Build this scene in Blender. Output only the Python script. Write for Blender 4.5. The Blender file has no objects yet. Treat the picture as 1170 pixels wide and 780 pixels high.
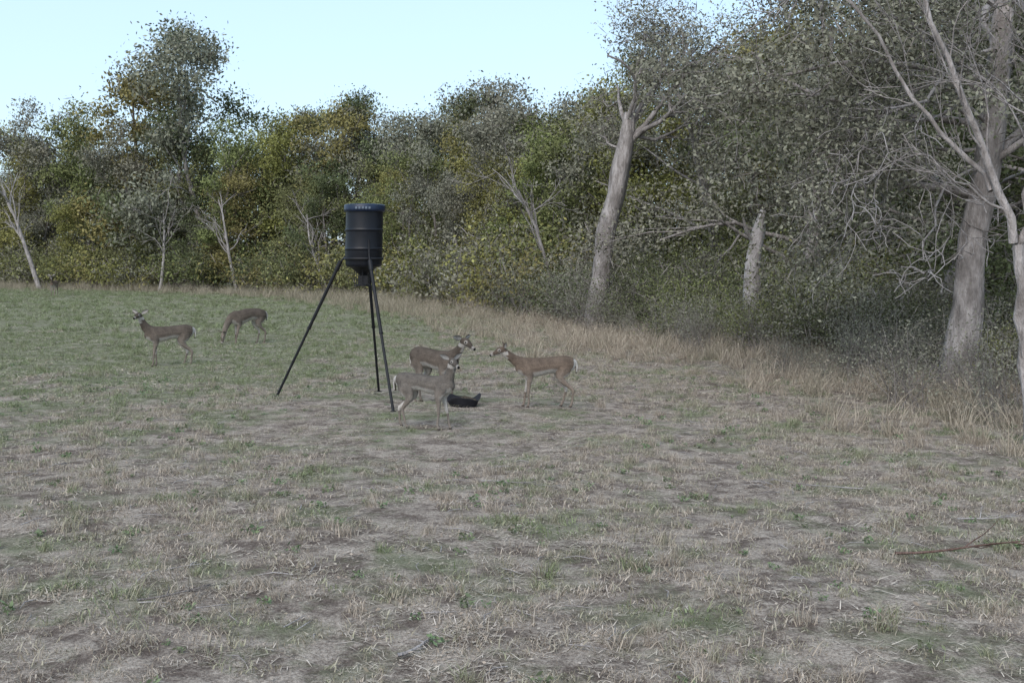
import bpy, math, numpy as np
from mathutils import Vector
scene=bpy.context.scene
R=math.radians

# ------------------------------------------------------------------ helpers
def link(o): scene.collection.objects.link(o); return o
def gh(x,y):
    x=np.asarray(x,float); y=np.asarray(y,float)
    return (0.030*np.sin(.55*x+.9*y+1)+0.022*np.sin(1.7*x-1.1*y)+0.012*np.sin(3.1*x+2.3*y+.5)
            +0.06*np.sin(.11*x+.07*y+2))
class MB:
    def __init__(s): s.v=[];s.q=[];s.m=[];s.t=[];s.s=[];s.n=0
    def add(s,v,q,mat=0,tint=.5,smooth=False):
        v=np.asarray(v,float).reshape(-1,3); q=np.asarray(q,int).reshape(-1,4)
        s.v.append(v); s.q.append(q+s.n); s.m.append(np.full(len(q),mat)); s.s.append(np.full(len(q),smooth))
        s.t.append(np.broadcast_to(np.asarray(tint,float),(len(v),)).copy()); s.n+=len(v)
    def tube(s,path,rad,sides=6,mat=0,tint=.5,rough=0,rng=None):
        P=np.asarray(path,float); n=len(P); rad=np.broadcast_to(np.asarray(rad,float),(n,))
        T=np.gradient(P,axis=0); T/=np.linalg.norm(T,axis=1)[:,None]+1e-9
        mt=T.mean(0); ref=np.array([0,0,1.]) if abs(mt[2])<.75*np.linalg.norm(mt)+1e-9 else np.array([1.,0.2,0])
        U=np.cross(T,ref); U/=np.linalg.norm(U,axis=1)[:,None]+1e-9; W=np.cross(T,U)
        a=np.linspace(0,2*np.pi,sides,endpoint=False)
        rr=rad[:,None]*np.ones((n,sides))
        if rough and rng is not None: rr=rr*(1+rough*rng.uniform(-1,1,(n,sides)))
        V=P[:,None]+U[:,None]*(np.cos(a)[None,:,None]*rr[...,None])+W[:,None]*(np.sin(a)[None,:,None]*rr[...,None])
        i=np.arange(n-1)[:,None]*sides; j=np.arange(sides)[None]; k=(j+1)%sides
        Q=np.stack([i+j,i+k,i+sides+k,i+sides+j],-1).reshape(-1,4)
        s.add(V.reshape(-1,3),Q,mat,tint,True)
    def leaves(s,C,size,rng,mat=0,tint=.5,asp=.5,flat=0.):
        n=len(C); a=rng.normal(size=(n,3)); a/=np.linalg.norm(a,axis=1)[:,None]
        b=rng.normal(size=(n,3)); 
        if flat: a[:,2]*=(1-flat); b[:,2]*=(1-flat)
        a/=np.linalg.norm(a,axis=1)[:,None]
        b-=a*(a*b).sum(1)[:,None]; b/=np.linalg.norm(b,axis=1)[:,None]
        sz=size*rng.uniform(.5,1.4,n)[:,None]
        a=a*sz*.5; b=b*sz*.5*asp
        V=np.stack([C-a,C+b-a*.1,C+a,C-b-a*.1],1).reshape(-1,3)
        Q=np.arange(4*n).reshape(-1,4)
        s.add(V,Q,mat,np.repeat(np.broadcast_to(tint,(n,)),4))
    def mesh(s,name,mats):
        V=np.concatenate(s.v);Q=np.concatenate(s.q);M=np.concatenate(s.m);T=np.concatenate(s.t);S=np.concatenate(s.s)
        me=bpy.data.meshes.new(name)
        me.vertices.add(len(V)); me.vertices.foreach_set('co',V.astype(np.float32).ravel())
        me.loops.add(Q.size); me.loops.foreach_set('vertex_index',Q.astype(np.int32).ravel())
        me.polygons.add(len(Q)); me.polygons.foreach_set('loop_start',np.arange(0,Q.size,4,dtype=np.int32))
        me.polygons.foreach_set('material_index',M.astype(np.int32)); me.polygons.foreach_set('use_smooth',S.astype(bool))
        at=me.attributes.new('tint','FLOAT','POINT'); at.data.foreach_set('value',T.astype(np.float32))
        for m in mats: me.materials.append(m)
        me.update(calc_edges=True); return me
    def obj(s,name,mats,loc=(0,0,0),rot=(0,0,0),sc=1):
        o=bpy.data.objects.new(name,s.mesh(name,mats)); o.location=loc; o.rotation_euler=rot; o.scale=(sc,)*3; return o

# ------------------------------------------------------------------ materials
def newmat(name):
    m=bpy.data.materials.new(name); m.use_nodes=True; nt=m.node_tree; nt.nodes.clear()
    out=nt.nodes.new('ShaderNodeOutputMaterial'); return m,nt,out
def N(nt,t,**k):
    n=nt.nodes.new(t)
    for a,b in k.items(): setattr(n,a,b)
    return n
def mixc(nt,f,a,b,blend='MIX'):
    n=N(nt,'ShaderNodeMix',data_type='RGBA',blend_type=blend)
    for sock,val in ((n.inputs[0],f),(n.inputs[6],a),(n.inputs[7],b)):
        if isinstance(val,bpy.types.NodeSocket): nt.links.new(val,sock)
        elif isinstance(val,(int,float)): sock.default_value=val
        else: sock.default_value=(*val,1)
    return n.outputs[2]
def math_(nt,op,a,b=0.,c=None,clamp=False):
    n=N(nt,'ShaderNodeMath',operation=op,use_clamp=clamp)
    for i,val in enumerate((a,b,c)):
        if val is None: continue
        if isinstance(val,bpy.types.NodeSocket): nt.links.new(val,n.inputs[i])
        else: n.inputs[i].default_value=val
    return n.outputs[0]
def noise(nt,vec,scale,detail=4,rough=.55):
    n=N(nt,'ShaderNodeTexNoise'); n.inputs['Scale'].default_value=scale; n.inputs['Detail'].default_value=detail
    n.inputs['Roughness'].default_value=rough
    if vec is not None: nt.links.new(vec,n.inputs['Vector'])
    return n.outputs['Fac']
def mapr(nt,v,a,b,c=0.,d=1.):
    n=N(nt,'ShaderNodeMapRange'); nt.links.new(v,n.inputs[0])
    for i,x in enumerate((a,b,c,d)): n.inputs[i+1].default_value=x
    return n.outputs[0]
def prin(nt,out,col,rough=.8,spec=.2,metal=0,bump=None,bs=.3,bd=.02):
    p=N(nt,'ShaderNodeBsdfPrincipled'); p.inputs['Roughness'].default_value=rough
    p.inputs['Specular IOR Level'].default_value=spec; p.inputs['Metallic'].default_value=metal
    if isinstance(col,bpy.types.NodeSocket): nt.links.new(col,p.inputs['Base Color'])
    else: p.inputs['Base Color'].default_value=(*col,1)
    if bump is not None:
        b=N(nt,'ShaderNodeBump'); b.inputs['Strength'].default_value=bs; b.inputs['Distance'].default_value=bd
        nt.links.new(bump,b.inputs['Height']); nt.links.new(b.outputs[0],p.inputs['Normal'])
    nt.links.new(p.outputs[0],out.inputs[0]); return p
def diff(nt,out,col,bump=None,bs=.5,bd=.03):
    d=N(nt,'ShaderNodeBsdfDiffuse'); nt.links.new(col,d.inputs[0])
    if bump is not None:
        b=N(nt,'ShaderNodeBump'); b.inputs['Strength'].default_value=bs; b.inputs['Distance'].default_value=bd
        nt.links.new(bump,b.inputs['Height']); nt.links.new(b.outputs[0],d.inputs['Normal'])
    nt.links.new(d.outputs[0],out.inputs[0])
def leafmat(name,dark,light,alt,altamt=.35):
    m,nt,out=newmat(name)
    at=N(nt,'ShaderNodeAttribute',attribute_name='tint').outputs['Fac']
    oi=N(nt,'ShaderNodeObjectInfo').outputs['Random']
    c=mixc(nt,at,dark,light)
    c2=mixc(nt,at,tuple(x*.5 for x in alt),alt)
    c=mixc(nt,math_(nt,'MULTIPLY',oi,altamt*2,clamp=True),c,c2)
    diff(nt,out,c); return m
def barkmat(name,c1,c2,scale=6,moss=None):
    m,nt,out=newmat(name)
    tc=N(nt,'ShaderNodeTexCoord').outputs['Object']
    mp=N(nt,'ShaderNodeMapping'); mp.inputs['Scale'].default_value=(1,1,.3); nt.links.new(tc,mp.inputs[0])
    a=noise(nt,mp.outputs[0],scale*1.6,4,.75); b=noise(nt,tc,scale*.4,3)
    c=mixc(nt,mapr(nt,a,.38,.62),c1,c2)
    c=mixc(nt,mapr(nt,b,.42,.60,0,.5),c,tuple(x*.65 for x in c1))
    diff(nt,out,c,a,1,.07); return m

def patches(nt):
    geo=N(nt,'ShaderNodeNewGeometry').outputs['Position']
    sx=N(nt,'ShaderNodeSeparateXYZ'); nt.links.new(geo,sx.inputs[0])
    n2=noise(nt,geo,.9,5,.75)
    bias=math_(nt,'MULTIPLY',mapr(nt,sx.outputs[1],11,25),mapr(nt,sx.outputs[0],2,-6))
    g=math_(nt,'ADD',n2,math_(nt,'MULTIPLY',bias,.20))
    return geo,n2,mapr(nt,g,.49,.64)
def ground_mat():
    m,nt,out=newmat('dry_ground_mat')
    geo,n2,g=patches(nt)
    n3=noise(nt,geo,3.2,7,.8); n4=noise(nt,geo,55,4,.8)
    soil=mixc(nt,mapr(nt,n4,.35,.65),(.085,.066,.056),(.22,.178,.15))
    straw=mixc(nt,mapr(nt,n4,.38,.62),(.22,.182,.15),(.56,.48,.405))
    c=mixc(nt,mapr(nt,n3,.42,.57),soil,straw)
    c=mixc(nt,math_(nt,'MULTIPLY',g,.65),c,mixc(nt,n4,(.07,.082,.045),(.25,.28,.16)))
    diff(nt,out,c,math_(nt,'ADD',n3,math_(nt,'MULTIPLY',n4,.4)),.9,.05); return m
def grassmat(name,dry1,dry2,green1,green2,gm=1.):
    m,nt,out=newmat(name)
    geo,n2,g=patches(nt)
    at=N(nt,'ShaderNodeAttribute',attribute_name='tint').outputs['Fac']
    oi=N(nt,'ShaderNodeObjectInfo').outputs['Random']
    dry=mixc(nt,at,dry1,dry2); gr=mixc(nt,at,green1,green2)
    f=math_(nt,'MULTIPLY',math_(nt,'ADD',g,mapr(nt,oi,.5,1,-.1,.5),clamp=True),gm)
    c=mixc(nt,f,dry,gr); diff(nt,out,c); return m
def plain(name,col,rough=.6,spec=.3,metal=0,var=.25,scale=12):
    m,nt,out=newmat(name); tc=N(nt,'ShaderNodeTexCoord').outputs['Object']; a=noise(nt,tc,scale,3)
    c=mixc(nt,mapr(nt,a,.35,.65),tuple(x*(1-var) for x in col),tuple(x*(1+var) for x in col))
    prin(nt,out,c,rough,spec,metal,bump=a,bs=.15,bd=.01); return m

M_leaf=[leafmat('leaf_olive',(.082,.10,.042),(.245,.275,.11),(.25,.235,.125)),
        leafmat('leaf_yellow',(.13,.138,.045),(.34,.345,.12),(.30,.24,.115)),
        leafmat('leaf_gray',(.11,.114,.084),(.31,.315,.235),(.28,.255,.205)),
        leafmat('leaf_dark',(.045,.058,.03),(.165,.195,.095),(.17,.17,.10))]
M_bark=barkmat('bark_gray',(.15,.13,.12),(.30,.27,.25))
M_bark_l=barkmat('bark_pale',(.22,.195,.18),(.44,.40,.38),5)
M_bark_w=barkmat('bark_bleached',(.26,.235,.22),(.46,.425,.41),5)
M_twig=plain('twig_gray',(.23,.205,.19),.95,.05)

# ------------------------------------------------------------------ scatter via geometry nodes
tmpl={}
def template(coll,o):
    if coll not in tmpl: tmpl[coll]=bpy.data.collections.new(coll)
    tmpl[coll].objects.link(o)
def scatter(name,coll,P,rot,scl,idx,parent=None):
    n=len(P); me=bpy.data.meshes.new(name); me.vertices.add(n)
    me.vertices.foreach_set('co',np.asarray(P,np.float32).ravel())
    a=me.attributes.new('rot','FLOAT_VECTOR','POINT'); a.data.foreach_set('vector',np.asarray(rot,np.float32).ravel())
    a=me.attributes.new('scl','FLOAT_VECTOR','POINT'); scl=np.asarray(scl,np.float32)
    if scl.ndim==1: scl=np.repeat(scl[:,None],3,1)
    a.data.foreach_set('vector',scl.ravel())
    a=me.attributes.new('idx','INT','POINT'); a.data.foreach_set('value',np.asarray(idx,np.int32))
    o=link(bpy.data.objects.new(name,me))
    ng=bpy.data.node_groups.new(name+'_gn','GeometryNodeTree')
    ng.interface.new_socket('Geometry',in_out='INPUT',socket_type='NodeSocketGeometry')
    ng.interface.new_socket('Geometry',in_out='OUTPUT',socket_type='NodeSocketGeometry')
    gi=ng.nodes.new('NodeGroupInput'); go=ng.nodes.new('NodeGroupOutput')
    ci=ng.nodes.new('GeometryNodeCollectionInfo'); ci.inputs[0].default_value=tmpl[coll]
    ci.inputs['Separate Children'].default_value=True; ci.inputs['Reset Children'].default_value=True
    ip=ng.nodes.new('GeometryNodeInstanceOnPoints'); ip.inputs['Pick Instance'].default_value=True
    def na(nm,dt):
        x=ng.nodes.new('GeometryNodeInputNamedAttribute'); x.data_type=dt; x.inputs[0].default_value=nm; return x.outputs[0]
    er=ng.nodes.new('FunctionNodeEulerToRotation')
    L=ng.links.new
    L(gi.outputs[0],ip.inputs['Points']); L(ci.outputs[0],ip.inputs['Instance'])
    L(na('idx','INT'),ip.inputs['Instance Index']); L(na('rot','FLOAT_VECTOR'),er.inputs[0]); L(er.outputs[0],ip.inputs['Rotation'])
    L(na('scl','FLOAT_VECTOR'),ip.inputs['Scale']); L(ip.outputs[0],go.inputs[0])
    md=o.modifiers.new('scatter','NODES'); md.node_group=ng
    if parent: o.parent=parent
    return o
def empty(name):
    e=bpy.data.objects.new(name,None); link(e); return e

# ------------------------------------------------------------------ ground
g=np.linspace(-1,1,321); ax=np.sinh(g*5.2)/np.sinh(5.2)*900; 
X,Y=np.meshgrid(ax,ax+12); Z=gh(X,Y)
V=np.stack([X,Y,Z],-1).reshape(-1,3); n=321
i=np.arange(n-1)[:,None]*n+np.arange(n-1)[None]; Q=np.stack([i,i+1,i+n+1,i+n],-1).reshape(-1,4)
mb=MB(); mb.add(V,Q,0,.5,True); link(mb.obj('grass_field_ground',[ground_mat()]))

# ------------------------------------------------------------------ grass templates
rng=np.random.default_rng(7)
def blades(mb,n,rad,hmin,hmax,w,lean,mat,rng,bend=.5,tint=None,tri=False):
    a=rng.uniform(0,2*np.pi,n); r=rad*np.sqrt(rng.uniform(0,1,n)); B=np.stack([r*np.cos(a),r*np.sin(a),0*a-.01],1)
    h=rng.uniform(hmin,hmax,n); d=rng.uniform(0,2*np.pi,n); ln=np.abs(rng.normal(lean,lean*.5,n))
    D=np.stack([np.cos(d),np.sin(d),0*d],1); S=np.stack([-np.sin(d),np.cos(d),0*d],1)
    f=rng.uniform(0,np.pi,n)
    if lean<1.2: S=S*np.cos(f)[:,None]+D*np.sin(f)[:,None]
    else: ln=np.clip(rng.normal(lean,.06,n),1.3,1.56)
    up=np.array([0,0,1.]); c=np.cos(ln)[:,None]; s=np.sin(ln)[:,None]
    if lean>=1.2: B[:,2]=.006
    M=B+(up*c+D*s)*(h*.55)[:,None]; l2=ln+bend*rng.uniform(.3,1.3,n)
    T=M+(up*np.cos(l2)[:,None]+D*np.sin(l2)[:,None])*(h*.45)[:,None]
    T[:,2]=np.maximum(T[:,2],.004)
    W=(w*rng.uniform(.6,1.3,n))[:,None]*.5
    V=np.stack([B-S*W,B+S*W,M+S*W*.8,M-S*W*.8,T+S*W*.15,T-S*W*.15],1).reshape(-1,3)
    k=np.arange(n)[:,None]*6; Q=np.concatenate([k+np.array([[0,1,2,3]]),k+np.array([[3,2,4,5]])])
    tt=rng.uniform(0,1,n) if tint is None else tint
    mb.add(V,Q,mat,np.repeat(tt,6))
M_grass=grassmat('grass_short',(.20,.167,.135),(.51,.44,.36),(.085,.107,.052),(.28,.33,.175),.95)
M_straw=grassmat('grass_straw',(.28,.232,.19),(.65,.565,.48),(.16,.165,.10),(.42,.42,.29),.4)
M_tall=grassmat('grass_tall_dry',(.20,.165,.13),(.51,.435,.345),(.14,.145,.095),(.33,.325,.22),.38)
for k in range(6):
    mb=MB(); blades(mb,44,.13,.02,.065,.007,.6,0,rng,.9); blades(mb,12,.10,.04,.11,.005,.4,0,rng,.6)
    blades(mb,6,.12,.03,.08,.005,1.45,1,rng,.05)
    template('t_short',mb.obj(f'short{k}',[M_grass,M_straw]))
for k in range(4):
    mb=MB(); blades(mb,26,.16,.04,.13,.005,1.48,0,rng,.05); 
    mb.leaves(np.stack([rng.normal(0,.1,8),rng.normal(0,.1,8),rng.uniform(.01,.02,8)],1),.035,rng,1,rng.uniform(0,.5,8),.5,.85)
    template('t_straw',mb.obj(f'straw{k}',[M_straw,M_straw]))
for k in range(4):
    mb=MB(); blades(mb,60,.09,.07,.20,.006,.35,0,rng,.7); blades(mb,14,.12,.03,.09,.006,.8,1,rng,.8)
    template('t_tuft',mb.obj(f'tuft{k}',[M_grass,M_straw]))
for k in range(4):
    mb=MB(); blades(mb,46,.26,.35,.80,.011,.3,0,rng,.5); blades(mb,46,.32,.12,.4,.011,.6,0,rng,.8)
    n=26; C=np.stack([rng.normal(0,.2,n),rng.normal(0,.2,n),rng.uniform(.3,.75,n)],1); mb.leaves(C,.06,rng,0,rng.uniform(.3,1,n),.3)
    template('t_tall',mb.obj(f'tall{k}',[M_tall]))
M_weed=leafmat('weed_leaf',(.08,.12,.065),(.21,.29,.15),(.21,.22,.14),.4)
for k in range(3):
    mb=MB(); n=20; a=rng.uniform(0,6.28,n); r=rng.uniform(.01,.07,n)
    mb.leaves(np.stack([r*np.cos(a),r*np.sin(a),rng.uniform(.01,.05,n)],1),.04,rng,0,rng.uniform(0,1,n),.45,.4)
    blades(mb,8,.03,.04,.08,.004,.4,0,rng)
    template('t_weed',mb.obj(f'weed{k}',[M_weed]))

ey=np.array([0,9,13,16,20,25,30,36,44,52,60,68,76,84,95,110,130]); ex=np.array([9.,8.2,6.8,6.4,5.9,5.2,4.4,2.2,.4,-1.5,-5,-9,-16,-24,-38,-55,-80.])
def edge(y): return np.interp(y,ey,ex)
def field(y0,y1,dens,margin=2.,rng=rng):
    A=(y1-y0)*(1.1*y1+2*margin); n=int(A*dens)
    y=rng.uniform(y0,y1,n); x=rng.uniform(-.55*y1-margin,.55*y1+margin,n)
    k=(np.abs(x)<.50*y+margin)&(x<edge(y)+1.5); return x[k],y[k]
def put(name,coll,x,y,s0,s1,nvar,parent,rng=rng,tilt=.12,zs=None,z=0):
    n=len(x); rot=np.stack([rng.normal(0,tilt,n),rng.normal(0,tilt,n),rng.uniform(0,6.28,n)],1)
    s=rng.uniform(s0,s1,n); S=np.stack([s,s,s*(rng.uniform(*zs,n) if zs else 1)],1)
    tr=((x+1.0)/2.6)**2+((y-15.0)/3.4)**2<1      # ground trampled short around the feeder
    S[tr,2]*=.35
    return scatter(name,coll,np.stack([x,y,gh(x,y)+z],1),rot,S,rng.integers(0,nvar,n),parent)
def val(x,y,sc,ph):
    return .5+.25*(np.sin(x*sc+ph)+np.sin(y*sc*1.2+ph*2)*np.sin(x*sc*.7-y*sc*.5+ph)+.8*np.sin(x*sc*2.7-ph)*np.sin(y*sc*2.3+ph))
gr=empty('grass')
x,y=field(4.5,16,52); k=rng.uniform(0,1,len(x))<val(x,y,2.1,.4)*1.25; put('short_near','t_short',x[k],y[k],.5,1.25,6,gr)
x,y=field(16,34,17); put('short_mid','t_short',x,y,.9,1.6,6,gr,zs=(.5,.9))
x,y=field(34,105,2.4); put('short_far','t_short',x,y,2.0,3.6,6,gr,zs=(.4,.7))
x,y=field(4.5,18,15); k=rng.uniform(0,1,len(x))<val(x,y,1.7,2.4)*1.2; put('straw_near','t_straw',x[k],y[k],.6,1.2,4,gr,tilt=.03)
x,y=field(18,36,3.5); put('straw_mid','t_straw',x,y,1.1,2.,4,gr,tilt=.02)
x,y=field(4.5,34,6); k=rng.uniform(0,1,len(x))<val(x,y,1.4,1.1)*.9; put('tufts','t_tuft',x[k],y[k],.35,1.0,4,gr)
x,y=field(34,90,.7); put('tufts_far','t_tuft',x,y,.9,1.7,4,gr)
x,y=field(4.5,22,2.6); put('weeds','t_weed',x,y,.4,1.2,3,gr)

def edgeband(y0,y1,w0,w1,dens):
    n=int((y1-y0)*(w1-w0)*dens); y=rng.uniform(y0,y1,n); x=edge(y)+w0+(w1-w0)*rng.beta(1.5,1,n); return x,y
tg=empty('tall_dry_grass')
x,y=edgeband(8,34,-2.4,3.0,5.0); k=rng.uniform(0,1,len(x))<.25+.8*val(x,y,1.1,.7); put('edge_near','t_tall',x[k],y[k],.3,.85,4,tg,tilt=.22)
x,y=edgeband(24,46,-5,1,2.6); put('edge_mid','t_tall',x,y,.35,.9,4,tg,tilt=.2)
x,y=edgeband(44,125,-7,1,1.3); put('edge_far','t_tall',x,y,.6,1.3,4,tg,tilt=.2)
x=rng.uniform(-60,-12,500); y=rng.uniform(84,112,500); k=x<edge(y)+1; put('field_far','t_tall',x[k],y[k],.6,1.0,4,tg)

# ------------------------------------------------------------------ trees
def wander(p,d,L,segs,rng,wob=.18,up=0.,curve=None):
    P=[np.array(p,float)]; d=np.array(d,float); d/=np.linalg.norm(d)
    for _ in range(segs):
        d=d+rng.normal(0,wob,3); d[2]+=up
        d/=np.linalg.norm(d); P.append(P[-1]+d*L/segs)
    return np.array(P),d
def at(P,t):
    f=t*(len(P)-1); i=min(int(f),len(P)-2); return P[i]+(P[i+1]-P[i])*(f-i), (P[i+1]-P[i])/np.linalg.norm(P[i+1]-P[i])
def grow(mb,p,d,L,r,depth,rng,tips,spread=.8,wob=.16,up=.02,mat=0,kids=(2,4),minr=.006,shrink=.62):
    segs=6 if depth>1 else 4
    P,dd=wander(p,d,L,segs,rng,wob,up)
    mb.tube(P,np.maximum(np.linspace(r,r*.35,segs+1),minr),7 if r>.06 else (5 if r>.03 else 3),mat,rng.uniform(.3,.7))
    tips.append(P[-1])
    if depth<=0: tips.append(P[len(P)//2]); return
    for c in range(rng.integers(kids[0],kids[1]+1)):
        t=rng.uniform(.3,.98); q,dq=at(P,t); rr=r*(1-.65*t)*rng.uniform(.5,.75)
        nd=dq+rng.normal(0,spread,3)*np.array([1,1,.7])
        grow(mb,q,nd,L*shrink*rng.uniform(.7,1.2),rr,depth-1,rng,tips,spread,wob,up,mat,kids,minr,shrink)
def clumps(mb,C,n_each,cr,leaf,rng,mat,tspread=.3,zs=.65,asp=.5,twigs=0,twigmat=0,twl=.5):
    for c in C:
        n=int(n_each*rng.uniform(.3,1.6)); 
        if n<2: continue
        s=cr*rng.uniform(.6,1.3); off=rng.normal(size=(n,3))*s*np.array([1,1,zs])
        t=np.clip(rng.uniform(.1,.9)+rng.normal(0,.15,n),0,1)
        mb.leaves(c+off,leaf,rng,mat,t,asp)
        if twigs:
            m=rng.integers(1,twigs+1); mb.leaves(c+rng.normal(size=(m,3))*s*.8,twl,rng,twigmat,rng.uniform(0,1,m),.045)
def tree(name,seed,H,Rc,tr,low,nl,per,leaf,cr,leafm,bark,top=.9,twigs=2,twl=.7,shape=.5,lr=.45):
    rng=np.random.default_rng(seed); mb=MB()
    P,_=wander((0,0,-.2),(rng.normal(0,.08),rng.normal(0,.08),1),H*top,10,rng,.07,.03)
    mb.tube(P,tr*np.linspace(1.15,.2,11)**.9,9,0,.5,.08,rng)
    tips=[]; az=rng.uniform(0,6.28)
    for i in range(nl):
        t=low+(1-low)*(i+.5)/nl; az+=2.4+rng.normal(0,.4); q,_=at(P,min(t,.99))
        prof=math.sqrt(max(.22,1-((t-shape)/.68)**2)); L=Rc*prof*rng.uniform(.65,1.2)
        el=.1+1.0*((t-low)/(1-low))+rng.normal(0,.18); d=(math.cos(az)*math.cos(el),math.sin(az)*math.cos(el),math.sin(el))
        grow(mb,q,d,L,tr*lr*(1-.6*t),2,rng,tips,.65,.17,.03,0,(2,4),.010,.5)
    clumps(mb,tips,per,cr,leaf,rng,1,twigs=twigs,twigmat=2,twl=twl,asp=.5)
    return mb.obj(name,[bark,leafm,M_twig])
specs=[(11,12,3.6,.2,.10,13,0),(12,12,3.2,.19,.12,13,1),(13,12,3.8,.2,.10,13,2),(14,12,3.4,.2,.10,13,0),(15,12,3.2,.2,.12,13,1),(16,12,3.9,.22,.10,13,3),(17,12,3.5,.2,.2,13,2),(18,12,3.3,.2,.10,13,0)]
for k,(sd,H,Rc,tr,low,nl,lm) in enumerate(specs):
    template('t_tree',tree(f'wood{k}',sd,H,Rc,tr,low,nl,46,.215,.54,M_leaf[lm],M_bark_l if k%3==0 else M_bark,twigs=2,twl=.7,lr=.38))
def shrub(name,seed,h,rad,n,per,leaf,lm):
    rng=np.random.default_rng(seed); mb=MB(); tips=[]
    for i in range(n):
        a=rng.uniform(0,6.28); o=rng.uniform(0,rad*.5)
        grow(mb,(o*math.cos(a),o*math.sin(a),-.1),(math.cos(a)*.5,math.sin(a)*.5,1),h*rng.uniform(.5,.85),.022,1,rng,tips,.6,.2,0,0,(3,5),.006,.6)
    clumps(mb,tips,per,h*.16,leaf,rng,1,twigs=2,twigmat=2,twl=h*.2,asp=.5)
    return mb.obj(name,[M_bark,M_leaf[lm],M_twig])
for k,lm in enumerate([0,1,2,3,1,0]):
    template('t_shrub',shrub(f'shrub{k}',30+k,2.6,1.4,9,26,.14,lm))
for k,lm in enumerate([3,3,2,0]):
    template('t_bush',shrub(f'bush{k}',40+k,2.6,1.4,12,50,.08,lm))
def brush(name,seed):
    rng=np.random.default_rng(seed); mb=MB(); tips=[]
    for i in range(14):
        a=rng.uniform(0,6.28); o=rng.uniform(0,.6)
        grow(mb,(o*math.cos(a),o*math.sin(a),-.05),(rng.normal(0,.35),rng.normal(0,.35),1),rng.uniform(.8,1.9),.012,1,rng,tips,.6,.18,0,0,(2,5),.004,.55)
    clumps(mb,tips,9,.14,.06,rng,1)
    return mb.obj(name,[M_twig,M_leaf[2]])
for k in range(4): template('t_brush',brush(f'brush{k}',50+k))

rng=np.random.default_rng(21)
prof=[(-58,114,14),(-50,111,14.2),(-43,106,15),(-38,101,15.5),(-33,96,18.2),(-29,93,18.2),(-24.6,90,18.6),(-19.6,86,12),(-16,84,13.0),(-11.8,80,12.8),(-8.4,78,11.3),(-5.2,76,11),(-3,74,10.6),(-1.2,76,13.2),(.9,70,11),(2.7,62,9.6),(4.4,56,9),(5.8,50,8.8),(-14,82,12),(-22,84,11.5),(-46,104,12.5)]
L=[(a,b,h,6 if s==13 else s) for s,(a,b,h) in enumerate(prof)]
for y in np.arange(46,112,2.6):
    L.append((edge(y)+2.5+rng.uniform(-1,1.5),y+rng.uniform(-1,1),rng.uniform(6,9),rng.integers(0,8)))
for row,(dx,h0,h1) in enumerate([(6,8,11),(11,8.5,11.5),(18,9,12)]):
    for y in np.arange(48,122,3.8):
        L.append((edge(y)+dx+rng.uniform(-1.5,1.5),y+rng.uniform(-2,2),rng.uniform(h0,h1)*min(1.12,.55+y/150),rng.integers(0,8)))
for _ in range(34):
    L.append((rng.uniform(13,38),rng.uniform(42,66),rng.uniform(11,14.5),rng.integers(0,8)))
L=np.array(L); n=len(L); s=L[:,2]/12
wd=empty('distant_woodland')
scatter('woodland_trees','t_tree',np.stack([L[:,0],L[:,1],0*s],1),np.stack([0*s,0*s,rng.uniform(0,6.28,n)],1),np.stack([s*rng.uniform(.85,1.1,n),s*rng.uniform(.85,1.1,n),s],1),L[:,3].astype(int)%8,wd)
def band(y0,y1,w0,w1,n):
    y=rng.uniform(y0,y1,n); return edge(y)+rng.uniform(w0,w1,n),y
us=empty('understory_shrubs')
x,y=band(44,125,0,5,220); put('far_shrubs','t_shrub',x,y,.8,1.6,6,us,rng,.1)
x,y=band(26,46,0.6,7,75); put('mid_shrubs','t_bush',x,y,.4,1.0,4,us,rng,.1)
x,y=band(14,30,2.6,11,64); put('near_shrubs','t_bush',x,y,.35,.85,4,us,rng,.1)
x,y=band(32,46,7,20,40); put('deep_shrubs','t_shrub',x,y,.9,1.6,6,us,rng,.1)
bt=empty('bare_brush')
x,y=band(11,34,-.5,4,70); put('brush_edge','t_brush',x,y,.3,.8,4,bt,rng,.2)
x,y=band(34,60,-.5,4,40); put('brush_mid','t_brush',x,y,.9,1.6,4,bt,rng,.15)

def oak(name,seed,H,Rc,lm,per=95,leaf=.12,low=.14,nl=15):
    return tree(name,seed,H,Rc,.32,low,nl,per,leaf,.5,M_leaf[lm],M_bark_l,.88,4,.5,.45,lr=.34)
o1=oak('oak_tree',61,11.5,5.6,2); o2=oak('oak_tree',62,12,5.8,3); o3=oak('oak_tree',63,11,5.4,0)
for (x,y,s,o,a) in [(9.6,36,1.0,o1,0),(13.6,33,1.05,o1,1),(17.5,31,1.0,o3,2),(12.8,40,1.1,o3,4),(19,38,1.15,o1,3.3),(14.2,25.5,.95,o2,5),(11.2,29,.8,o2,2.2),(17,22,1.0,o1,1.2),(8.2,43,.85,o3,2.9),(13,21,.85,o2,.4)]:
    q=bpy.data.objects.new('oak_tree',o.data); q.location=(x,y,0); q.scale=(s,)*3; q.rotation_euler=(0,0,a); link(q)

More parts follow.
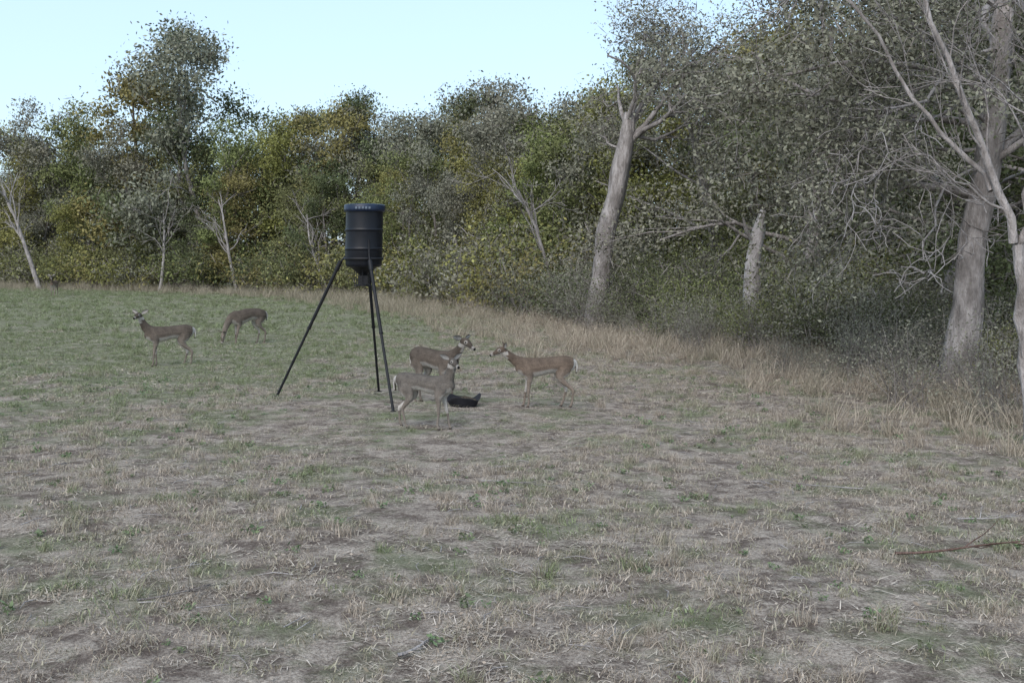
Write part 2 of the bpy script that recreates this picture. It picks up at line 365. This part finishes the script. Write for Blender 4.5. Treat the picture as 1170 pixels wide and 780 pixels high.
# ---- leaning gray oak (36 m)
rng=np.random.default_rng(5); mb=MB(); tips=[]
tp=np.array([[2.72,36,-.2],[2.80,36,1.0],[2.98,36,2.4],[3.2,36,3.7],[3.48,36,5.0],[3.72,36,6.1],[3.78,36,7.0]])
mb.tube(np.array([tp[0],tp[1],(tp[1]+tp[2])/2+[.04,0,0],tp[2],(tp[2]+tp[3])/2-[.05,0,0],tp[3],(tp[3]+tp[4])/2+[.04,0,0],tp[4],tp[5],tp[6]]),[.43,.34,.33,.30,.31,.29,.28,.29,.24,.15],14,0,.5,.13,rng)
for (d,Ln,r) in [((1,-.1,.45),4.2,.10),((.6,.3,.9),4,.10),((-.25,.2,1),3.0,.08),((1,.3,.1),3.4,.08),((.3,-.5,.8),3.0,.08),((-.8,.1,.45),1.6,.05),((.9,-.4,.8),4,.09),((.8,.5,-.1),3.2,.07),((.2,.1,1),3.5,.08),((.7,.6,.7),4.2,.08)]:
    grow(mb,tp[-2]+np.array([0,0,rng.uniform(-.5,.8)]),d,Ln,r,3,rng,tips,.62,.26,.0,0,(2,4),.010,.55)
clumps(mb,tips,22,.34,.10,rng,1,twigs=5,twigmat=2,twl=.45)
link(mb.obj('leaning_oak_tree',[M_bark_l,M_leaf[2],M_twig]))

mb=MB(); P=np.array([[6.65,30,-.1],[6.7,30,1],[6.74,30,1.6],[6.76,30,2.2],[6.88,30,3.0],[6.98,30,3.5]])+np.array([-.5,-1.5,0]); mb.tube(P,[.28,.21,.21,.19,.18,.07],10,0,.5,.18,rng)
mb.tube(np.array([[6.8,30,2.6],[6.5,29.8,3.0],[6.4,29.7,3.3]])+np.array([-.5,-1.5,0]),[.07,.05,.02],6,0)
link(mb.obj('broken_tree_trunk',[M_bark_w]))

# ---- big oak trunk on the right (19 m)
mb=MB(); tips=[]; P=np.array([[7.75,19,-.2],[7.78,19,.5],[7.87,19,1.4],[7.98,19,2.6],[8.15,19,4.0],[8.3,19,5.4],[8.4,19,7.0],[8.3,19,9]])
Pf=np.array([ (P[i]*(1-u)+P[i+1]*u)+rng.normal(0,.02,3) for i in range(len(P)-1) for u in (0,.5)]+[P[-1]])
mb.tube(Pf,np.interp(np.linspace(0,7,len(Pf)),range(8),[.37,.30,.25,.23,.22,.20,.16,.1]),16,0,.5,.09,rng)
for (t,d,Ln,r) in [(.5,(-.9,.5,.55),3.6,.08),(.55,(.8,.5,.5),4.0,.10),(.65,(-.8,-.1,.7),3.6,.07),(.75,(-.5,.8,.6),4,.09),(.8,(.4,-.4,.9),3.5,.08),(.9,(-.7,.3,.8),3.2,.07),(.62,(-.9,.9,.15),4.5,.08),(.5,(-.3,1,.2),4.2,.09),(.7,(-1,.3,.3),4.2,.07),(.55,(.7,-.3,.4),3.2,.07)]:
    q,_=at(P,t); grow(mb,q,d,Ln,r,3,rng,tips,.6,.22,-.01,0,(2,4),.007,.55)
clumps(mb,tips,60,.34,.085,rng,1,twigs=4,twigmat=2,twl=.35)
t2=[]
for (t,d,Ln,r) in [(.58,(-1,-.1,.25),3.4,.045),(.68,(-1,-.3,.15),3.6,.045),(.75,(-1,.1,.0),3.4,.04),(.6,(-1,-.5,.4),3.0,.04)]:
    q,_=at(P,t); grow(mb,q,d,Ln,r,3,rng,t2,.75,.34,-.05,3,(3,4),.008,.55)
clumps(mb,t2,30,.24,.07,rng,1,twigs=3,twigmat=2,twl=.3)
# hanging, moss-hung dead limbs on the clearing side
t3=[]
for (t,d,Ln,r) in [(.72,(-1,-.6,.1),4.4,.045),(.62,(-1,-.7,-.05),3.6,.04),(.8,(-1,-.5,-.1),4.4,.045),(.55,(-1,-.6,.15),3.0,.035)]:
    q,_=at(P,t); grow(mb,q,d,Ln,r,3,rng,t3,.8,.36,-.09,3,(3,4),.009,.52)
link(mb.obj('oak_tree_by_clearing',[M_bark_l,M_leaf[2],M_twig,M_bark_w]))

# ---- bare multi-stem tree, nearest right (13 m)
rng=np.random.default_rng(9); mb=MB(); tips=[]
def limb(pts,r0,r1,kids,Lk):
    P=np.array(pts,float); P=np.concatenate([[ (P[i]*(1-u)+P[i+1]*u)+rng.normal(0,.03,3) for u in (0,.33,.66)] for i in range(len(P)-1)]+[[P[-1]]])
    rr=np.linspace(r0,r1,len(P)); mb.tube(P,rr,9,0,.5,.07,rng)
    for k in range(kids):
        t=rng.uniform(.25,1); q,dq=at(P,t); d=dq+rng.normal(0,.5,3)+np.array([-.3,0,.1])
        grow(mb,q,d,Lk*rng.uniform(.6,1.3),(r0+(r1-r0)*t)*.4,2,rng,tips,.45,.14,.02,0,(2,4),.0045,.6)
limb([[6.22,13,-.2],[6.15,13,.6],[6.05,13,1.5],[5.97,13,2.36]],.085,.065,0,1)
limb([[5.97,13,2.36],[5.65,13,3.19],[5.34,13,3.91],[4.92,13.1,4.95],[4.6,13.2,6.2]],.055,.022,9,1.5)
limb([[5.97,13,2.36],[6.05,12.9,3.2],[6.02,12.9,4.2],[5.86,12.8,5.6],[5.8,12.8,6.6]],.05,.022,8,1.4)
limb([[5.7,13,3.05],[5.3,13.2,3.5],[4.85,13.4,4.1],[4.1,13.6,5.3],[3.8,13.7,6.0]],.035,.012,8,1.2)
limb([[5.85,13,2.7],[5.4,12.8,2.95],[4.9,12.6,3.2],[4.4,12.5,3.6]],.02,.007,6,.8)
limb([[6.1,13.0,1.4],[6.35,13.3,2.6],[6.5,13.5,4.2],[6.4,13.5,6]],.06,.025,6,1.3)
link(mb.obj('bare_tree',[M_bark_l]))

def dead(name,seed,loc,H,lean,r=.2,depth=3):
    rng=np.random.default_rng(seed); mb=MB(); tips=[]
    P,_=wander((0,0,-.2),(lean,0,1),H*.75,7,rng,.1,.02); mb.tube(P,np.linspace(r,r*.3,8),8,0)
    for k in range(8):
        t=rng.uniform(.35,1); q,dq=at(P,t); grow(mb,q,dq+rng.normal(0,.6,3),H*.3,r*.35,2,rng,tips,.5,.15,.03,0,(2,3),.012,.55)
    o=mb.obj(name,[M_bark_w],loc); link(o)
for a in [(71,(-39.5,92,0),12,-.35,.22),(72,(2.3,45,0),7.6,-.2,.12),(73,(-20,80,0),9.5,-.1,.14),(74,(-2.5,67,0),9,.15,.14),(77,(-27,84,0),9,.3,.14),(78,(-12,73,0),8,-.3,.12)]:
    dead('dead_tree',*a)

# ------------------------------------------------------------------ fallen branches, sticks
M_red=barkmat('fallen_bark_brown',(.12,.075,.062),(.23,.16,.135))
def fallen(name,loc,d,Ln,r,seed,mat):
    rng=np.random.default_rng(seed); mb=MB(); tips=[]
    P,_=wander((0,0,r),d,Ln,9,rng,.12,0); P[:,2]=np.clip(np.abs(P[:,2])*.35,0,.05)+r*.7; mb.tube(P,np.linspace(r,r*.3,10),6,0)
    for k in range(5):
        q,dq=at(P,rng.uniform(.2,.95)); dd=dq+rng.normal(0,.6,3); dd[2]=abs(dd[2])*.15
        Pk,_=wander(q,dd,Ln*.3,4,rng,.15,-.02); Pk[:,2]=np.maximum(Pk[:,2],.006); mb.tube(Pk,np.linspace(r*.5,.002,5),5,0)
    o=mb.obj(name,[mat],(loc[0],loc[1],float(gh(loc[0],loc[1]))+.02)); link(o)
fallen('fallen_branch',(2.75,7.75),(1,-.1,0),1.3,.011,1,M_red)
fallen('fallen_branch',(-.62,5.8),(1,.6,0),.32,.012,2,M_bark_w)
fallen('fallen_branch',(3.7,9.0),(1,.5,0),.6,.009,3,M_bark_w)
fallen('fallen_branch',(-.3,10.6),(1,-.3,0),.8,.008,4,M_bark_w)
fallen('fallen_branch',(3.3,10.2),(-1,.5,0),.9,.008,5,M_bark_w)
fallen('fallen_branch',(-2.3,6.6),(1,.2,0),.5,.008,6,M_bark)
n=320; r2=np.random.default_rng(3); mb=MB()
for _ in range(n):
    y=r2.uniform(5,22); x=r2.uniform(-.5*y,.5*y); a=r2.uniform(0,6.28); l=r2.uniform(.06,.3); z=float(gh(x,y))+.02
    mb.tube([[x,y,z],[x+l*.5*math.cos(a),y+l*.5*math.sin(a),z+.012],[x+l*math.cos(a+.2),y+l*math.sin(a+.2),z]],[.004,.004,.002],4,0,r2.uniform(0,1))
link(mb.obj('scattered_twigs',[M_bark_w]))

# ------------------------------------------------------------------ deer feeder
def ob(name,mb,mats,parent,bevel=0):
    o=mb.obj(name,mats); link(o); o.parent=parent
    return o
M_drum=plain('drum_black',(.005,.006,.010),.45,.35,0,.3,5)
M_lid=plain('lid_dark_blue',(.008,.017,.042),.38,.45)
M_steel=plain('steel_dark',(.012,.012,.014),.55,.35,.2)
M_lab=plain('label_pale',(.13,.16,.20),.5,.3)
fe=empty('deer_feeder'); FC=np.array([-2.30,17.05,0])
def lathe(mb,prof,sides=40,mat=0):
    c=[];r=[]
    for z,rad in prof: c.append(FC+np.array([.03*(z-2.1),0,z])); r.append(rad)
    P=np.array(c); a=np.linspace(0,2*np.pi,sides,endpoint=False)
    V=P[:,None]+np.stack([np.cos(a),np.sin(a),0*a],1)[None]*np.array(r)[:,None,None]
    n=len(P); i=np.arange(n-1)[:,None]*sides; j=np.arange(sides)[None]; k=(j+1)%sides
    mb.add(V.reshape(-1,3),np.stack([i+j,i+k,i+sides+k,i+sides+j],-1).reshape(-1,4),mat,.5,True)
pr=[(2.08,.001),(2.08,.23),(2.09,.265),(2.13,.278)]
for z in (2.36,2.65): 
    pr+=[(z-.03,.285),(z-.015,.287),(z,.304),(z+.015,.287),(z+.03,.285)]
pr+=[(2.90,.285),(2.95,.288)]
mb=MB(); lathe(mb,pr); ob('drum',mb,[M_drum],fe)
mb=MB(); lathe(mb,[(2.93,.290),(2.93,.312),(2.965,.316),(3.02,.316),(3.04,.306),(3.045,.28),(3.03,.27),(3.035,.001)]); ob('lid',mb,[M_lid],fe)
mb=MB(); lathe(mb,[(2.09,.22),(2.0,.10),(1.97,.07),(1.93,.07)]); ob('funnel',mb,[M_steel],fe)
def box(mb,c,s,mat=0):
    c=np.array(c);s=np.array(s)/2; v=np.array([[x,y,z] for x in(-1,1) for y in(-1,1) for z in(-1,1)])*s+c
    mb.add(v,[[0,1,3,2],[4,6,7,5],[0,4,5,1],[2,3,7,6],[0,2,6,4],[1,5,7,3]],mat)
mb=MB(); box(mb,FC+[.0,-.02,1.885],[.15,.16,.13]); lathe(mb,[(1.815,.001),(1.815,.11),(1.80,.115),(1.79,.001)],20)
for a in np.linspace(0,6.28,9)[:-1]:
    c=FC+np.array([.14*math.cos(a),.14*math.sin(a),0]); mb.tube([c+[0,0,2.06],c+[0,0,1.80]],[.005,.005],5)
lathe(mb,[(1.80,.135),(1.80,.145),(1.79,.145),(1.79,.135),(1.80,.135)],24)
ob('spinner_motor',mb,[M_steel],fe)
mb=MB()
for k in range(5):
    a=-1.9+k*.16; a0=a; a1=a+.10; r=.3195
    V=[]
    for z in (2.965,3.0):
        for q in (a0,a1): V.append(FC+np.array([r*math.cos(q)+.027,r*math.sin(q),z]))
    mb.add([V[0],V[1],V[3],V[2]],[[0,1,2,3]])
ob('lid_label',mb,[M_lab],fe)
feet=[(-3.72,17.25),(-1.70,15.62),(-2.22,18.2)]
for i,(fx,fy) in enumerate(feet):
    d=np.array([fx,fy])-FC[:2]; d/=np.linalg.norm(d)
    top=FC+np.array([d[0]*.30,d[1]*.30,2.30]); foot=np.array([fx,fy,float(gh(fx,fy))])
    ax_=(top-foot)/np.linalg.norm(top-foot); mid=foot*.5+top*.5
    mb=MB(); mb.tube([foot,mid],[.021,.021],10); mb.tube([mid-ax_*.05,top-ax_*.15,],[.026,.026],10)
    mb.tube([mid-ax_*.06,mid-ax_*.03],[.032,.032],10)
    mb.tube([top-ax_*.3,top-ax_*.14],[.034,.034],10)
    mb.tube([foot-[0,0,.01],foot+[0,0,.012]],[.05,.045],12)
    b=FC+np.array([d[0]*.29+.0,d[1]*.29,0]); mb.tube([top-ax_*.18,b+[.01,0,2.26],b+[.01,0,2.5]],[.018,.016,.014],8)
    ob(f'leg_{i+1}',mb,[M_steel],fe)
mb=MB(); lathe(mb,[(2.19,.284),(2.19,.306),(2.23,.306),(2.23,.284)]); ob('mounting_ring',mb,[M_steel],fe)

# battered rubber feed pan
fp=empty('feed_pan'); M_rub=plain('rubber_black',(.018,.018,.022),.8,.25)
c=np.array([-.72,16.3,float(gh(-.72,16.3))-.01])
def ring(mb,prof,c,sides=28,sx=1,sy=1):
    a=np.linspace(0,2*np.pi,sides,endpoint=False); V=[]
    for z,r in prof: 
        w=1+.10*np.sin(a*2+.7)*min(1,z*8)
        V.append(np.stack([c[0]+sx*r*w*np.cos(a),c[1]+sy*r*w*np.sin(a),c[2]+z*(1+.22*np.sin(a*3+.5)+.12*np.sin(a*5))],1))
    n=len(prof); i=np.arange(n-1)[:,None]*sides; j=np.arange(sides)[None]; k=(j+1)%sides
    mb.add(np.concatenate(V),np.stack([i+j,i+k,i+sides+k,i+sides+j],-1).reshape(-1,4),0,.5,True)
mb=MB(); ring(mb,[(0,.001),(.0,.17),(.03,.19),(.13,.22),(.155,.24),(.16,.235),(.15,.21),(.05,.17),(.04,.001)],c); ob('pan',mb,[M_rub],fp)
M_corn=plain('feed_grain',(.07,.058,.045),.9,.1,0,.6,60)
mb=MB(); ring(mb,[(.09,.18),(.12,.1),(.14,.001)],c); ob('feed',mb,[M_corn],fp)

# ------------------------------------------------------------------ deer
def fur(name):
    m,nt,out=newmat(name)
    a=N(nt,'ShaderNodeVertexColor',layer_name='Col').outputs[0]
    tc=N(nt,'ShaderNodeTexCoord').outputs['Object']; nz=noise(nt,tc,45,4,.8); nz2=noise(nt,tc,8,3)
    f=mapr(nt,math_(nt,'ADD',math_(nt,'MULTIPLY',nz,.55),math_(nt,'MULTIPLY',nz2,.45)),.35,.65)
    c=mixc(nt,1.,a,mixc(nt,f,(.6,.6,.61),(1.35,1.34,1.33)),'MULTIPLY')
    diff(nt,out,c,nz,.7,.012)
    return m
M_fur=fur('deer_fur')
def cr(S,k=4):
    S=np.array(S,float); P=np.vstack([2*S[0]-S[1],S,2*S[-1]-S[-2]]); out=[]
    for i in range(1,len(P)-2):
        for t in np.linspace(0,1,k,endpoint=False):
            a,b,c,d=P[i-1],P[i],P[i+1],P[i+2]
            out.append(.5*((2*b)+(c-a)*t+(2*a-5*b+4*c-d)*t*t+(-a+3*b-3*c+d)*t**3))
    out.append(P[-2]); return np.array(out)
def loft(V,F,secs,lat=(0,1,0),sides=14,k=4):
    S=cr(secs,k); C=S[:,:3]; ry=np.maximum(S[:,3],.004); rz=np.maximum(S[:,4],.004); T=np.gradient(C,axis=0); T/=np.linalg.norm(T,axis=1)[:,None]
    lat=np.array(lat,float); b0=len(V)
    for c,t,a,b in zip(C,T,ry,rz):
        u=lat-t*(lat@t); u/=np.linalg.norm(u); w=np.cross(t,u)
        for q in np.linspace(0,2*np.pi,sides,endpoint=False): V.append(c+u*a*math.cos(q)+w*b*math.sin(q))
    n=len(C)
    for i in range(n-1):
        for j in range(sides):
            j2=(j+1)%sides; F.append((b0+i*sides+j,b0+i*sides+j2,b0+(i+1)*sides+j2,b0+(i+1)*sides+j))
    F.append(tuple(b0+j for j in range(sides))[::-1]); F.append(tuple(b0+(n-1)*sides+j for j in range(sides)))
def deer(pos,heading,sc,neck,hdir,coat,legs=None,earup=.35,hump=0.,tail=0.,slim=.92):
    coat=np.array(coat); V=[];F=[]
    h=hump; q_=slim
    ts=[(-.53,0,.735,.05,.06),(-.48,0,.73,.115,.125),(-.38,0,.715,.15,.165),(-.24,0,.705+h*.6,.155,.165),(-.08,0,.70+h,.155,.155),(.08,0,.675+h*.7,.155,.172),(.22,0,.665,.145,.188),(.34,0,.68,.122,.172),(.43,0,.695,.09,.125),(.47,0,.705,.05,.07)]
    loft(V,F,[(a,b,c+(1-q_)*.13,d*q_,e*q_) for a,b,c,d,e in ts])
    nk=[(.30,0,.72)]+list(neck); rr=[(.11*q_,.14*q_),(.08*q_,.112*q_),(.058*q_,.08*q_),(.05,.062),(.05,.056)]
    hd=np.array(hdir,float); hd/=np.linalg.norm(hd)
    hl=np.cross((0,0,1.),hd); hl/=np.linalg.norm(hl); hu=np.cross(hd,hl)
    loft(V,F,[(*p,*rr[min(i,4)]) for i,p in enumerate(nk)],(0,1,0))
    p0=np.array(nk[-1],float)
    def H(a,b=0,c=0): return p0+hd*a+hl*b+hu*c
    loft(V,F,[(*H(-.045,0,.0),.03,.035),(*H(-.01,0,.005),.052,.058),(*H(.05,0,.01),.056,.06),(*H(.10,0,.0),.046,.052),(*H(.15,0,-.012),.033,.04),(*H(.20,0,-.02),.028,.032),(*H(.235,0,-.024),.024,.026),(*H(.25,0,-.026),.012,.014)],hl,14,3)
    lg={'fl':0,'fr':0,'hl':0,'hr':0}; lg.update(legs or {})
    for key,s in (('hl',1),('hr',-1)):
        f=lg[key]; y=.085*s
        loft(V,F,[(-.36,y*.7,.74,.06,.10),(-.33,y,.64,.07,.125),(-.27+f*.1,y*1.1,.53,.054,.09),(-.30+f*.3,y*1.1,.44,.036,.052),(-.40+f*.6,y,.335,.024,.033),(-.43+f*.75,y,.285,.024,.032),(-.415+f*.85,y,.20,.018,.021),(-.395+f,y,.09,.019,.021),(-.375+f,y,.05,.018,.02),(-.355+f,y,.0,.026,.034)],sides=10)
    for key,s in (('fl',1),('fr',-1)):
        f=lg[key]; y=.085*s
        loft(V,F,[(.30,y*.8,.72,.05,.10),(.28,y*1.05,.60,.058,.09),(.25+f*.1,y*1.1,.50,.042,.06),(.265+f*.3,y,.40,.030,.037),(.275+f*.5,y,.29,.026,.029),(.28+f*.6,y,.245,.021,.024),(.278+f*.8,y,.16,.017,.019),(.28+f,y,.08,.019,.021),(.29+f,y,.045,.018,.02),(.305+f,y,.0,.025,.032)],sides=10)
    loft(V,F,[(-.48,0,.80,.03,.03),(-.53,0,.79+tail*.3,.036,.022),(-.56,0,.72+tail,.04,.018),(-.555,0,.63+tail*1.2,.036,.016),(-.545,0,.57+tail*1.3,.015,.012)],sides=10)
    me=bpy.data.meshes.new('deer_raw'); me.from_pydata([tuple(v) for v in V],[],F); me.update()
    o=link(bpy.data.objects.new('raw',me))
    m=o.modifiers.new('r','REMESH'); m.mode='VOXEL'; m.voxel_size=.011
    m=o.modifiers.new('s','SMOOTH'); m.factor=.5; m.iterations=3
    dg=bpy.context.evaluated_depsgraph_get(); m2=bpy.data.meshes.new_from_object(o.evaluated_get(dg)); bpy.data.objects.remove(o)
    vv=np.empty(len(m2.vertices)*3); m2.vertices.foreach_get('co',vv); vv=vv.reshape(-1,3)
    nn=np.empty(len(vv)*3); m2.vertices.foreach_get('normal',nn); nn=nn.reshape(-1,3)
    faces=[tuple(p.vertices) for p in m2.polygons]
    rel=vv-p0; hx=rel@hd; hy=rel@hl; hz=rel@hu
    head=(hx>-.06)&(hx<.30)&(np.abs(hy)<.09)&(np.abs(hz)<.09)
    x,y,z=vv.T
    C=np.tile(coat,(len(vv),1))
    def blend(mask,col,C=C):
        mask=np.clip(mask,0,1)[:,None]; C[:]=C*(1-mask)+np.array(col)*mask
    sm=lambda v,a,b: np.clip((v-a)/(b-a),0,1)
    blend(sm(z,.70,.86)*.5,coat*.5)
    blend(sm(z,.66,.52)*(z>.45)*.3,np.array([.34,.295,.25]))
    white=np.array([.55,.52,.48])
    blend(sm(-nn[:,2],.2,.7)*sm(z,.40,.5)*(np.abs(x)<.45)*(~head)*.9,white)
    blend((z<.47)*sm(z,.5,.42)*.45,np.array([.29,.245,.205]))
    inner=(np.sign(y)*-nn[:,1]); blend((z<.58)*(z>.25)*sm(inner,.2,.7)*.7,white)
    blend((x<-.42)*(z<.72)*(z>.42)*(np.abs(y)<.09)*.9,white)
    blend((x<-.50)*(np.abs(y)>.022)*(z>.5)*.85,white); blend((x<-.53)*(np.abs(y)<.022)*1.,coat*.5)
    und=nn@(-hu*.8+hd*.6)
    blend(sm(und,.4,.8)*(hx<.08)*(np.linalg.norm(rel,axis=1)<.17)*.9,white)
    blend(head*(hz<-.03)*.6,white)
    blend(head*(hx>.19)*.4,white); blend(head*(hx>.155)*(hx<.19)*.4,np.array([.05,.04,.035])); blend(head*(hx>.228)*1.,(.012,.012,.012))
    blend(head*(hx>.03)*(hx<.16)*(hz>.02)*(np.abs(hy)<.025)*.4,coat*.5)
    for s in (1,-1):
        e=np.linalg.norm(rel-(hd*.075+hl*.045*s+hu*.022),axis=1); blend(sm(-e,-.033,-.02)*.5,white)
    blend((z<.03)*.7,(.03,.027,.024))
    cols=list(map(tuple,C)); verts=list(map(tuple,vv))
    for s in (1,-1):
        base=H(-.02,.042*s,.04); d=hl*s*1.0+hu*earup-hd*.25; d/=np.linalg.norm(d); face=hd*.9+hu*.1+hl*.2*s; face-=d*(face@d); face/=np.linalg.norm(face); wv=np.cross(d,face)
        b0=len(verts); prof_=[(0,.018),(.04,.036),(.085,.042),(.13,.028),(.165,.004)]
        for side in (0,1):
            for (l,w) in prof_:
                for q in (-1,-.5,0,.5,1):
                    cup=(1-q*q)*w*.55
                    verts.append(tuple(base+d*l+wv*w*q-face*(cup+.006*side*(1-abs(q)))))
                    if side==0: cols.append(tuple(white*.6 if abs(q)<.8 else coat*.6))
                    else: cols.append(tuple(coat*.75))
        for side in (0,1):
            for i in range(4):
                for j in range(4):
                    a=b0+side*25+i*5+j; faces.append((a,a+1,a+6,a+5) if side==0 else (a+5,a+6,a+1,a))
        ec=H(.075,.047*s,.02); b0=len(verts); st,sl=6,8
        for i in range(st+1):
            for j in range(sl):
                ph=math.pi*i/st; th=2*math.pi*j/sl; verts.append(tuple(ec+.0135*np.array([math.sin(ph)*math.cos(th),math.sin(ph)*math.sin(th),math.cos(ph)]))); cols.append((.006,.005,.005))
        for i in range(st):
            for j in range(sl): faces.append((b0+i*sl+j,b0+i*sl+(j+1)%sl,b0+(i+1)*sl+(j+1)%sl,b0+(i+1)*sl+j))
    me=bpy.data.meshes.new('white_tailed_deer'); me.from_pydata(verts,[],faces); me.update()
    ca=me.color_attributes.new('Col','FLOAT_COLOR','POINT'); arr=np.ones((len(verts),4),np.float32); arr[:,:3]=cols; ca.data.foreach_set('color',arr.ravel())
    me.polygons.foreach_set('use_smooth',np.ones(len(me.polygons),bool)); me.materials.append(M_fur)
    o=link(bpy.data.objects.new('white_tailed_deer',me)); o.location=(pos[0],pos[1],float(gh(*pos))-.003); o.rotation_euler=(0,0,R(heading)); o.scale=(sc,)*3
    return o
gray=(.145,.128,.112); brown=(.118,.097,.08); red=(.155,.118,.092)
deer((-1.09,13.9),-22,.82,[(.38,0,.80),(.42,0,.92),(.43,0,1.01),(.44,0,1.06)],(.7,-.55,-.2),gray,{'hl':-.12,'hr':.07,'fl':.07,'fr':-.05},.45,slim=.84)
deer((-1.17,16.7),-44,1.0,[(.42,0,.78),(.53,0,.87),(.60,0,.95),(.63,0,1.0)],(.9,.1,-.35),brown,{'hl':-.06,'fr':.05},.15)
deer((.47,16.1),183,.87,[(.43,0,.77),(.55,0,.85),(.65,0,.93),(.69,0,.97)],(1,.15,-.28),red,{'hl':-.08,'hr':.06,'fl':-.02,'fr':.05},.6)
deer((-7.22,23.0),202,.99,[(.42,0,.80),(.50,0,.92),(.55,.01,1.03),(.57,.02,1.08)],(.5,.8,-.12),brown,{'hl':-.06,'hr':.05,'fl':.04,'fr':-.04},.5)
deer((-7.2,29.8),222,1.08,[(.44,0,.66),(.56,0,.50),(.62,0,.34),(.64,0,.27)],(.35,0,-1),brown,{'hl':-.05,'hr':.06,'fl':.08},.3,.045,slim=1)
deer((-30.0,72),-80,1.2,[(.42,0,.80),(.50,0,.92),(.55,0,1.03),(.57,0,1.10)],(1,0,-.1),red,None,.5)

# ------------------------------------------------------------------ camera, light
cam=bpy.data.cameras.new('Camera'); co=link(bpy.data.objects.new('Camera',cam)); co.location=(0,0,2.15); co.rotation_euler=(R(90-4.1),0,0)
cam.sensor_width=36; cam.lens=38.6; cam.clip_end=3000; cam.clip_start=.05; scene.camera=co
w=bpy.data.worlds.new('World'); scene.world=w; w.use_nodes=True; nt=w.node_tree; nt.nodes.clear()
sk=nt.nodes.new('ShaderNodeTexSky'); sk.sky_type='NISHITA'; sk.sun_disc=False
EL,AZ=42,202
sk.sun_elevation=R(EL); sk.sun_rotation=R(AZ); sk.air_density=1.; sk.dust_density=1.; sk.ozone_density=1.
bg=nt.nodes.new('ShaderNodeBackground'); bg.inputs[1].default_value=.30; ow=nt.nodes.new('ShaderNodeOutputWorld')
mxn=mixc(nt,.75,sk.outputs[0],(2.25,3.0,3.75))
nt.links.new(mxn,bg.inputs[0]); nt.links.new(bg.outputs[0],ow.inputs[0])
sl=bpy.data.lights.new('sun','SUN'); sl.energy=2.4; sl.angle=R(50); sl.color=(1,.915,.85)
so=link(bpy.data.objects.new('sun',sl))
dv=Vector((math.sin(R(AZ))*math.cos(R(EL)),math.cos(R(AZ))*math.cos(R(EL)),math.sin(R(EL))))
so.rotation_euler=dv.to_track_quat('Z','Y').to_euler()
scene.view_settings.view_transform='Standard'; scene.view_settings.look='None'; scene.view_settings.exposure=0
